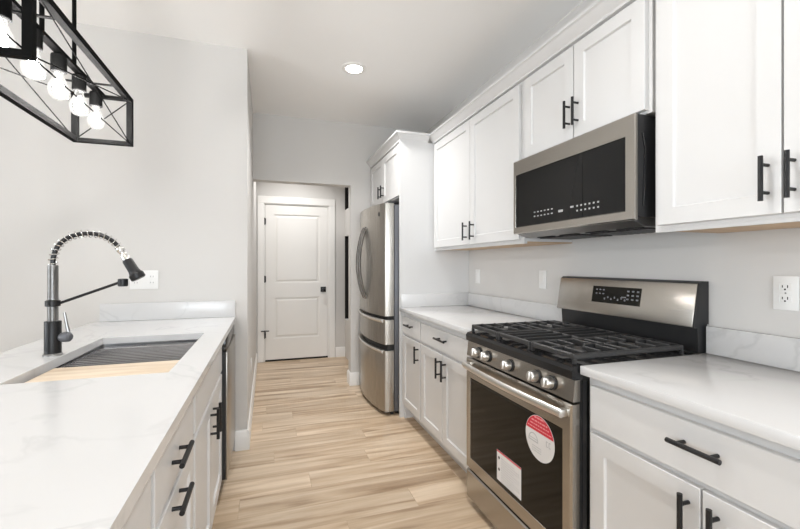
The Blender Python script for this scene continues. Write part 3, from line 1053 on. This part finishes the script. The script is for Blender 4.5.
t = thing('dishwasher', 'stainless steel dishwasher at the far end of the left counter', 'dishwasher', (-0.5, 2.65, 0))
MB().box(-0.80, -0.243, 2.352, 2.940, 0.105, 0.880).build('body', 'darkgrey', t)
m = MB(); m.box(-0.76, -0.29, 2.37, 2.93, 0.0, 0.1045); m.build('kick_plate', 'plastic', t)
m = MB(); m.box(-0.242, -0.2085, 2.356, 2.936, 0.112, 0.798)
m.build('door_liner', 'plastic', t)
m = MB(); m.box(-0.208, -0.200, 2.354, 2.938, 0.110, 0.800, 0.002)
m.build('door', 'steel_y', t)
m = MB(); m.box(-0.242, -0.206, 2.354, 2.938, 0.8015, 0.866, 0.003)
m.build('control_strip', 'enamel', t)
# countertop with the sink cut-out
t = thing('countertop', 'long white quartz countertop with sink cut-out on the left', 'countertop', (-0.6, 1.5, 0.884))
CX0, CX1, CY0, CY1 = -1.012, -0.200, 0.10, 2.943
SX0, SX1, SY0, SY1 = -0.752, -0.306, 1.500, 2.305
m = MB()
bm = m.bm
xs, ys = [CX0, SX0, SX1, CX1], [CY0, SY0, SY1, CY1]
top = [[bm.verts.new((x, y, 0.915)) for y in ys] for x in xs]
bot = [[bm.verts.new((x, y, 0.884)) for y in ys] for x in xs]
for i in range(3):
    for j in range(3):
        if i == 1 and j == 1:
            continue
        bm.faces.new((top[i][j], top[i + 1][j], top[i + 1][j + 1], top[i][j + 1]))
        bm.faces.new((bot[i][j], bot[i][j + 1], bot[i + 1][j + 1], bot[i + 1][j]))
edge = [(i, 0) for i in range(3)] + [(3, j) for j in range(3)] + [(i, 3) for i in (3, 2, 1)] + [(0, j) for j in (3, 2, 1)]
for k in range(len(edge)):
    a, c_ = edge[k], edge[(k + 1) % len(edge)]
    bm.faces.new((top[a[0]][a[1]], bot[a[0]][a[1]], bot[c_[0]][c_[1]], top[c_[0]][c_[1]]))
hole = [(1, 1), (1, 2), (2, 2), (2, 1)]
for k in range(4):
    a, c_ = hole[k], hole[(k + 1) % 4]
    bm.faces.new((top[a[0]][a[1]], bot[a[0]][a[1]], bot[c_[0]][c_[1]], top[c_[0]][c_[1]]))
m.build('slab', 'quartz', t, smooth=False)
MB().box(-0.978, CX1 - 0.002, 2.943, 2.963, 0.9155, 1.026, 0.002).build('backsplash', 'quartz', t)

# undermount workstation sink
t = thing('kitchen_sink', 'stainless steel undermount sink below the spring faucet', 'sink', (-0.53, 1.9, 0.69))
m = MB()
def rr(x0, x1, y0, y1, z, r=0.015, n=4):
    pts = []
    for (cx, cy, a0) in ((x1 - r, y1 - r, 0), (x0 + r, y1 - r, PI / 2), (x0 + r, y0 + r, PI), (x1 - r, y0 + r, 3 * PI / 2)):
        for i in range(n + 1):
            a = a0 + PI / 2 * i / n
            pts.append((cx + r * math.cos(a), cy + r * math.sin(a), z))
    return pts
o_ = 0.004
L0 = (SX0 - o_, SX1 + o_, SY0 - o_, SY1 + o_)
def shr(d, z, r=0.015):
    return rr(L0[0] + d, L0[1] - d, L0[2] + d, L0[3] - d, z, r)
m.rings([shr(-0.022, 0.8832), shr(0, 0.8832), shr(0.0, 0.868), shr(0.014, 0.866), shr(0.016, 0.860), shr(0.018, 0.70, 0.02), shr(0.032, 0.683, 0.02), shr(0.2, 0.680, 0.02),
         shr(0.2, 0.678, 0.02), shr(0.026, 0.680, 0.02), shr(0.012, 0.70, 0.02), shr(0.008, 0.858), shr(-0.008, 0.862), shr(-0.008, 0.880), shr(-0.022, 0.8808)], cap0=False, cap1=False)
# close the bottom of both shells
bm = m.bm
bm.verts.ensure_lookup_table()
nr = 20
bm.faces.new([bm.verts[7 * nr + i] for i in range(nr)])
bm.faces.new([bm.verts[8 * nr + i] for i in range(nr)][::-1])
m.build('bowl', 'steel_sink', t)
MB().lathe((-0.53, 1.90, 0.6803), [(0.055, 0), (0.055, 0.003), (0.045, 0.004), (0.04, 0.001)]).build('drain', 'chrome', t)
m = MB()
for i in range(13):
    y = 1.800 + i * 0.034
    m.cyl((SX0 + 0.001, y, 0.8725), (SX1 - 0.001, y, 0.8725), 0.0042, n=8)
m.box(SX0 + 0.004, SX0 + 0.012, 1.790, 2.220, 0.870, 0.8755)
m.box(SX1 - 0.012, SX1 - 0.004, 1.790, 2.220, 0.870, 0.8755)
rack = tag(m.build('drying_rack', 'rackrod'), 'dark steel roll-up rack of thin rods lying across the sink', 'rack')
m = MB(); m.box(SX0 + 0.022, SX1 - 0.003, 1.506, 1.775, 0.8685, 0.896, 0.004)
tag(m.build('cutting_board', 'board'), 'light wooden cutting board resting across the near end of sink', 'cutting board')

# ------------------------------------------------------------------ faucet
FX, FY = -0.794, 1.926
t = thing('kitchen_faucet', 'black and silver spring neck faucet behind the sink', 'faucet', (FX, FY, 0.9155))
MB().lathe((FX, FY, 0.9155), [(0.032, 0), (0.032, 0.004), (0.0275, 0.008)]).build('base_flange', 'nickel', t)
MB().lathe((FX, FY, 0.9235), [(0.0272, 0), (0.0272, 0.122), (0.026, 0.125)]).build('body', 'black', t)
m = MB()
prof = [(0.018, 0.0)]
zz = 0.0
while zz < 0.214:
    prof += [(0.0170, zz + 0.001), (0.0186, zz + 0.0025), (0.0170, zz + 0.004)]
    zz += 0.005
prof += [(0.0165, 0.219)]
m.lathe((FX, FY, 1.049), prof, n=20)
m.build('neck', 'nickel', t)
MB().lathe((FX, FY, 1.106), [(0.021, 0), (0.0245, 0.002), (0.0245, 0.022), (0.021, 0.024)]).build('collar', 'black', t)
# hose centre line
ctrl = [(-0.794, 1.262), (-0.792, 1.300), (-0.779, 1.340), (-0.752, 1.371), (-0.715, 1.389), (-0.672, 1.394), (-0.632, 1.388), (-0.600, 1.370), (-0.580, 1.350), (-0.570, 1.336)]


def spline(c, n=8):
    out = []
    for i in range(len(c) - 1):
        p0 = c[max(i - 1, 0)]; p1 = c[i]; p2 = c[i + 1]; p3 = c[min(i + 2, len(c) - 1)]
        for k in range(n):
            u = k / n
            out.append(tuple(0.5 * ((2 * b_) + (-a_ + c2) * u + (2 * a_ - 5 * b_ + 4 * c2 - d_) * u * u + (-a_ + 3 * b_ - 3 * c2 + d_) * u ** 3)
                             for a_, b_, c2, d_ in zip(p0, p1, p2, p3)))
    out.append(c[-1])
    return out


hose = [Vector((x, FY, z)) for x, z in spline(ctrl)]
MB().tube(hose, 0.0085, 10).build('hose', 'black', t)
# coil spring around the hose
sp = []
turns, N_ = 17, 17 * 14
cum = [0]
for a, c_ in zip(hose[:-1], hose[1:]):
    cum.append(cum[-1] + (c_ - a).length)
for i in range(N_ + 1):
    s_ = cum[-1] * i / N_
    k = max(j for j in range(len(cum)) if cum[j] <= s_ + 1e-9)
    k = min(k, len(hose) - 2)
    u = (s_ - cum[k]) / max(cum[k + 1] - cum[k], 1e-9)
    p = hose[k].lerp(hose[k + 1], u)
    tg = (hose[k + 1] - hose[k]).normalized()
    side = Vector((0, 1, 0)); nn = tg.cross(side)
    a = 2 * PI * turns * i / N_
    sp.append(p + (side * math.cos(a) + nn * math.sin(a)) * 0.0145)
MB().tube(sp, 0.0021, 6).build('spring', 'chrome', t)
hd = Vector((0.48, 0, -0.877)).normalized()
h0 = Vector((-0.570, FY, 1.336))
MB().lathe(h0, [(0.012, -0.006), (0.0155, 0), (0.0155, 0.012), (0.012, 0.018), (0.012, 0.030), (0.015, 0.036), (0.0165, 0.052)], hd).build('spray_connector', 'chrome', t)
MB().lathe(h0 + hd * 0.0525, [(0.0165, 0), (0.019, 0.006), (0.020, 0.05), (0.023, 0.062), (0.028, 0.068), (0.028, 0.086), (0.024, 0.090)], hd).build('spray_head', 'black', t)
MB().tube([(FX + 0.022, FY, 1.118), (-0.572, FY, 1.196)], 0.0055, 10).build('docking_arm', 'black', t)
MB().lathe((-0.5585, FY, 1.180), [(0.014, 0), (0.018, 0.002), (0.018, 0.030), (0.014, 0.032)]).build('docking_clip', 'black', t)
m = MB().lathe((FX + 0.0255, FY - 0.004, 0.985), [(0.014, 0), (0.018, 0.006), (0.020, 0.02), (0.018, 0.034), (0.012, 0.040)], (1, -0.25, 0))
m.build('valve_cap', 'darkgrey', t)
m = MB().tube([(FX + 0.055, FY - 0.012, 1.005), (FX + 0.050, FY - 0.012, 1.03), (FX + 0.042, FY - 0.012, 1.082)], [0.007, 0.0055, 0.0045], 10)
m.build('lever', 'nickel', t)


# ------------------------------------------------------------------ outlets and switches
def outlet_x(label, y, z, kind):
    t = thing('wall_outlet' if kind != 'switch' else 'light_switch', label, 'outlet' if kind != 'switch' else 'switch', (XR, y, z))
    MB().box(XR - 0.006, XR - 0.0005, y - 0.036, y + 0.036, z - 0.058, z + 0.058, 0.002).build('plate', 'plate', t)
    if kind == 'duplex':
        for s_ in (-1, 1):
            zc = z + s_ * 0.020
            r = MB()
            r.box(XR - 0.0085, XR - 0.0062, y - 0.0165, y + 0.0165, zc - 0.0145, zc + 0.0145, 0.003)
            r = r.build('receptacle', 'plate', t)
            sl = MB()
            sl.box(XR - 0.0092, XR - 0.0086, y - 0.0085, y - 0.006, zc - 0.002, zc + 0.008)
            sl.box(XR - 0.0092, XR - 0.0086, y + 0.006, y + 0.0085, zc - 0.001, zc + 0.007)
            sl.lathe((XR - 0.0086, y, zc - 0.007), [(0.003, 0), (0.003, 0.0006)], (-1, 0, 0), 10)
            sl.build('slots', 'rubber', r, smooth=False)
        MB().lathe((XR - 0.0062, y, z), [(0.003, 0), (0.002, 0.001)], (-1, 0, 0), 10).build('screw', 'nickel', t)
    else:
        MB().box(XR - 0.0095, XR - 0.0062, y - 0.0165, y + 0.0165, z - 0.033, z + 0.033, 0.0015).build('rocker', 'plate', t)
    return t


outlet_x('white duplex wall outlet right of the range under the tall cabinet', 0.893, 1.172, 'duplex')
outlet_x('white rocker switch plate on the backsplash wall just left of the range', 2.172, 1.174, 'switch')
outlet_x('white rocker switch plate on the backsplash wall near the refrigerator panel', 3.01, 1.170, 'switch')
t = thing('wall_outlet', 'white double gang outlet plate on the wall behind the faucet', 'outlet', (-0.742, YW, 1.172))
MB().box(-0.822, -0.663, YW - 0.006, YW - 0.0005, 1.112, 1.232, 0.002).build('plate', 'plate', t)
for xx in (-0.787, -0.698):
    r = MB().box(xx - 0.0165, xx + 0.0165, YW - 0.0085, YW - 0.0062, 1.139, 1.205, 0.0015).build('receptacle', 'plate', t)
    sl = MB()
    for zc in (1.153, 1.191):
        sl.box(xx - 0.0085, xx - 0.006, YW - 0.0092, YW - 0.0086, zc - 0.003, zc + 0.006)
        sl.box(xx + 0.006, xx + 0.0085, YW - 0.0092, YW - 0.0086, zc - 0.003, zc + 0.006)
    sl.build('slots', 'keydim', r, smooth=False)
t = thing('wall_outlet', 'small white outlet plate low on the left hall wall', 'outlet', (XH, 3.62, 0.42))
MB().box(XH + 0.0005, XH + 0.006, 3.584, 3.656, 0.362, 0.478, 0.002).build('plate', 'plate', t)
MB().box(XH + 0.0062, XH + 0.009, 3.6035, 3.6365, 0.387, 0.453, 0.0015).build('receptacle', 'plate', t)

# ------------------------------------------------------------------ recessed ceiling lights
CAN_LABELS = ['round recessed ceiling light glowing in front of the hall opening', 'added unseen recessed ceiling light above the range aisle',
              'added unseen recessed ceiling light behind the camera near the rear window', 'added unseen recessed ceiling light over the dining side',
              'added unseen recessed ceiling light inside the hall']
for (x, y), lab in zip(CANS, CAN_LABELS):
    t = thing('recessed_light', lab, 'ceiling light', (x, y, CE), 'recessed ceiling lights')
    MB().lathe((x, y, CE - 0.0005), [(0.062, 0.0), (0.092, 0.0), (0.090, 0.005), (0.066, 0.009), (0.062, 0.004)], (0, 0, -1), 32, caps=False).build('trim_ring', 'trim', t)
    MB().lathe((x, y, CE - 0.0005), [(0.0615, 0.0), (0.0615, 0.004), (0.02, 0.0055)], (0, 0, -1), 32).build('lens', 'lens', t)

# ------------------------------------------------------------------ chandelier
HX, HW = -0.65, 0.1075
HY0, HY1 = 1.215, 2.005
HZ0, HZ1 = 1.775, 1.978
t = thing('chandelier', 'black rectangular open frame chandelier with five glowing bulbs', 'chandelier', (HX, (HY0 + HY1) / 2, HZ0))
fb = 0.021
m = MB()
x0, x1 = HX - HW, HX + HW
for (ya, yb) in ((HY0, HY0 + fb), (HY1 - fb, HY1)):
    m.box(x0, x0 + fb, ya, yb, HZ0, HZ1)
    m.box(x1 - fb, x1, ya, yb, HZ0, HZ1)
    m.box(x0 + fb, x1 - fb, ya, yb, HZ0, HZ0 + fb * 0.8)
    m.box(x0 + fb, x1 - fb, ya, yb, HZ1 - fb * 0.6, HZ1)
m.box(x1 - fb, x1, HY0 + fb, HY1 - fb, HZ1 - fb, HZ1)
m.box(x0, x0 + fb, HY0 + fb, HY1 - fb, HZ0, HZ0 + fb)
m.build('frame', 'matteblack', t, smooth=False)
m = MB().box(HX - 0.012, HX + 0.012, HY0 + fb, HY1 - fb, HZ1 - 0.012, HZ1)
m.build('light_bar', 'matteblack', t, smooth=False)
m = MB()
wr = 0.0022
a = fb / 2
def P8(i, j, k):
    return Vector((x1 - a if i else x0 + a, HY1 - a if j else HY0 + a, HZ1 - a if k else HZ0 + a))
for j in (0, 1):
    m.cyl(P8(0, j, 0), P8(1, j, 1), wr, n=6); m.cyl(P8(0, j, 1), P8(1, j, 0), wr, n=6)
for i in (0, 1):
    m.cyl(P8(i, 0, 0), P8(i, 1, 1), wr, n=6); m.cyl(P8(i, 0, 1), P8(i, 1, 0), wr, n=6)
m.cyl(P8(0, 0, 1), P8(0, 1, 1), 0.003, n=6)
m.cyl(P8(1, 0, 0), P8(1, 1, 0), 0.002, n=6)
m.build('cross_wires', 'matteblack', t)
for yy in (HY0 + 0.17, HY1 - 0.17):
    m = MB()
    m.box(x0 + a, x1 - fb, yy - 0.006, yy + 0.006, HZ1 - 0.016, HZ1 - 0.0122)
    m.build('cross_bar', 'matteblack', t, smooth=False)
for i in range(5):
    yy = 1.310 + i * 0.1525
    s_ = MB().lathe((HX, yy, HZ1 - 0.0165), [(0.008, 0), (0.0205, 0.002), (0.0215, 0.006), (0.0215, 0.056), (0.019, 0.058)], (0, 0, -1), 20)
    s_ = s_.build('socket', 'matteblack', t)
    bl = MB().lathe((HX, yy, HZ1 - 0.0755), [(0.013, 0), (0.014, 0.012), (0.021, 0.028), (0.029, 0.046), (0.030, 0.060), (0.026, 0.076), (0.016, 0.086), (0.002, 0.090)], (0, 0, -1), 20)
    bl.build('bulb', 'bulbglass', s_)
    fl = MB().lathe((HX, yy, HZ1 - 0.094), [(0.004, 0), (0.011, 0.014), (0.015, 0.032), (0.013, 0.048), (0.004, 0.058)], (0, 0, -1), 12)
    fl.build('filament', 'filament', s_)
for yy in (1.510, 1.728):
    m = MB().cyl((HX, yy, HZ1), (HX, yy, CE - 0.022), 0.0065, n=10)
    m.build('hanging_rod', 'matteblack', t)
m = MB().box(HX - 0.06, HX + 0.06, 1.44, 1.78, CE - 0.023, CE - 0.0005, 0.004)
m.build('canopy', 'matteblack', t)
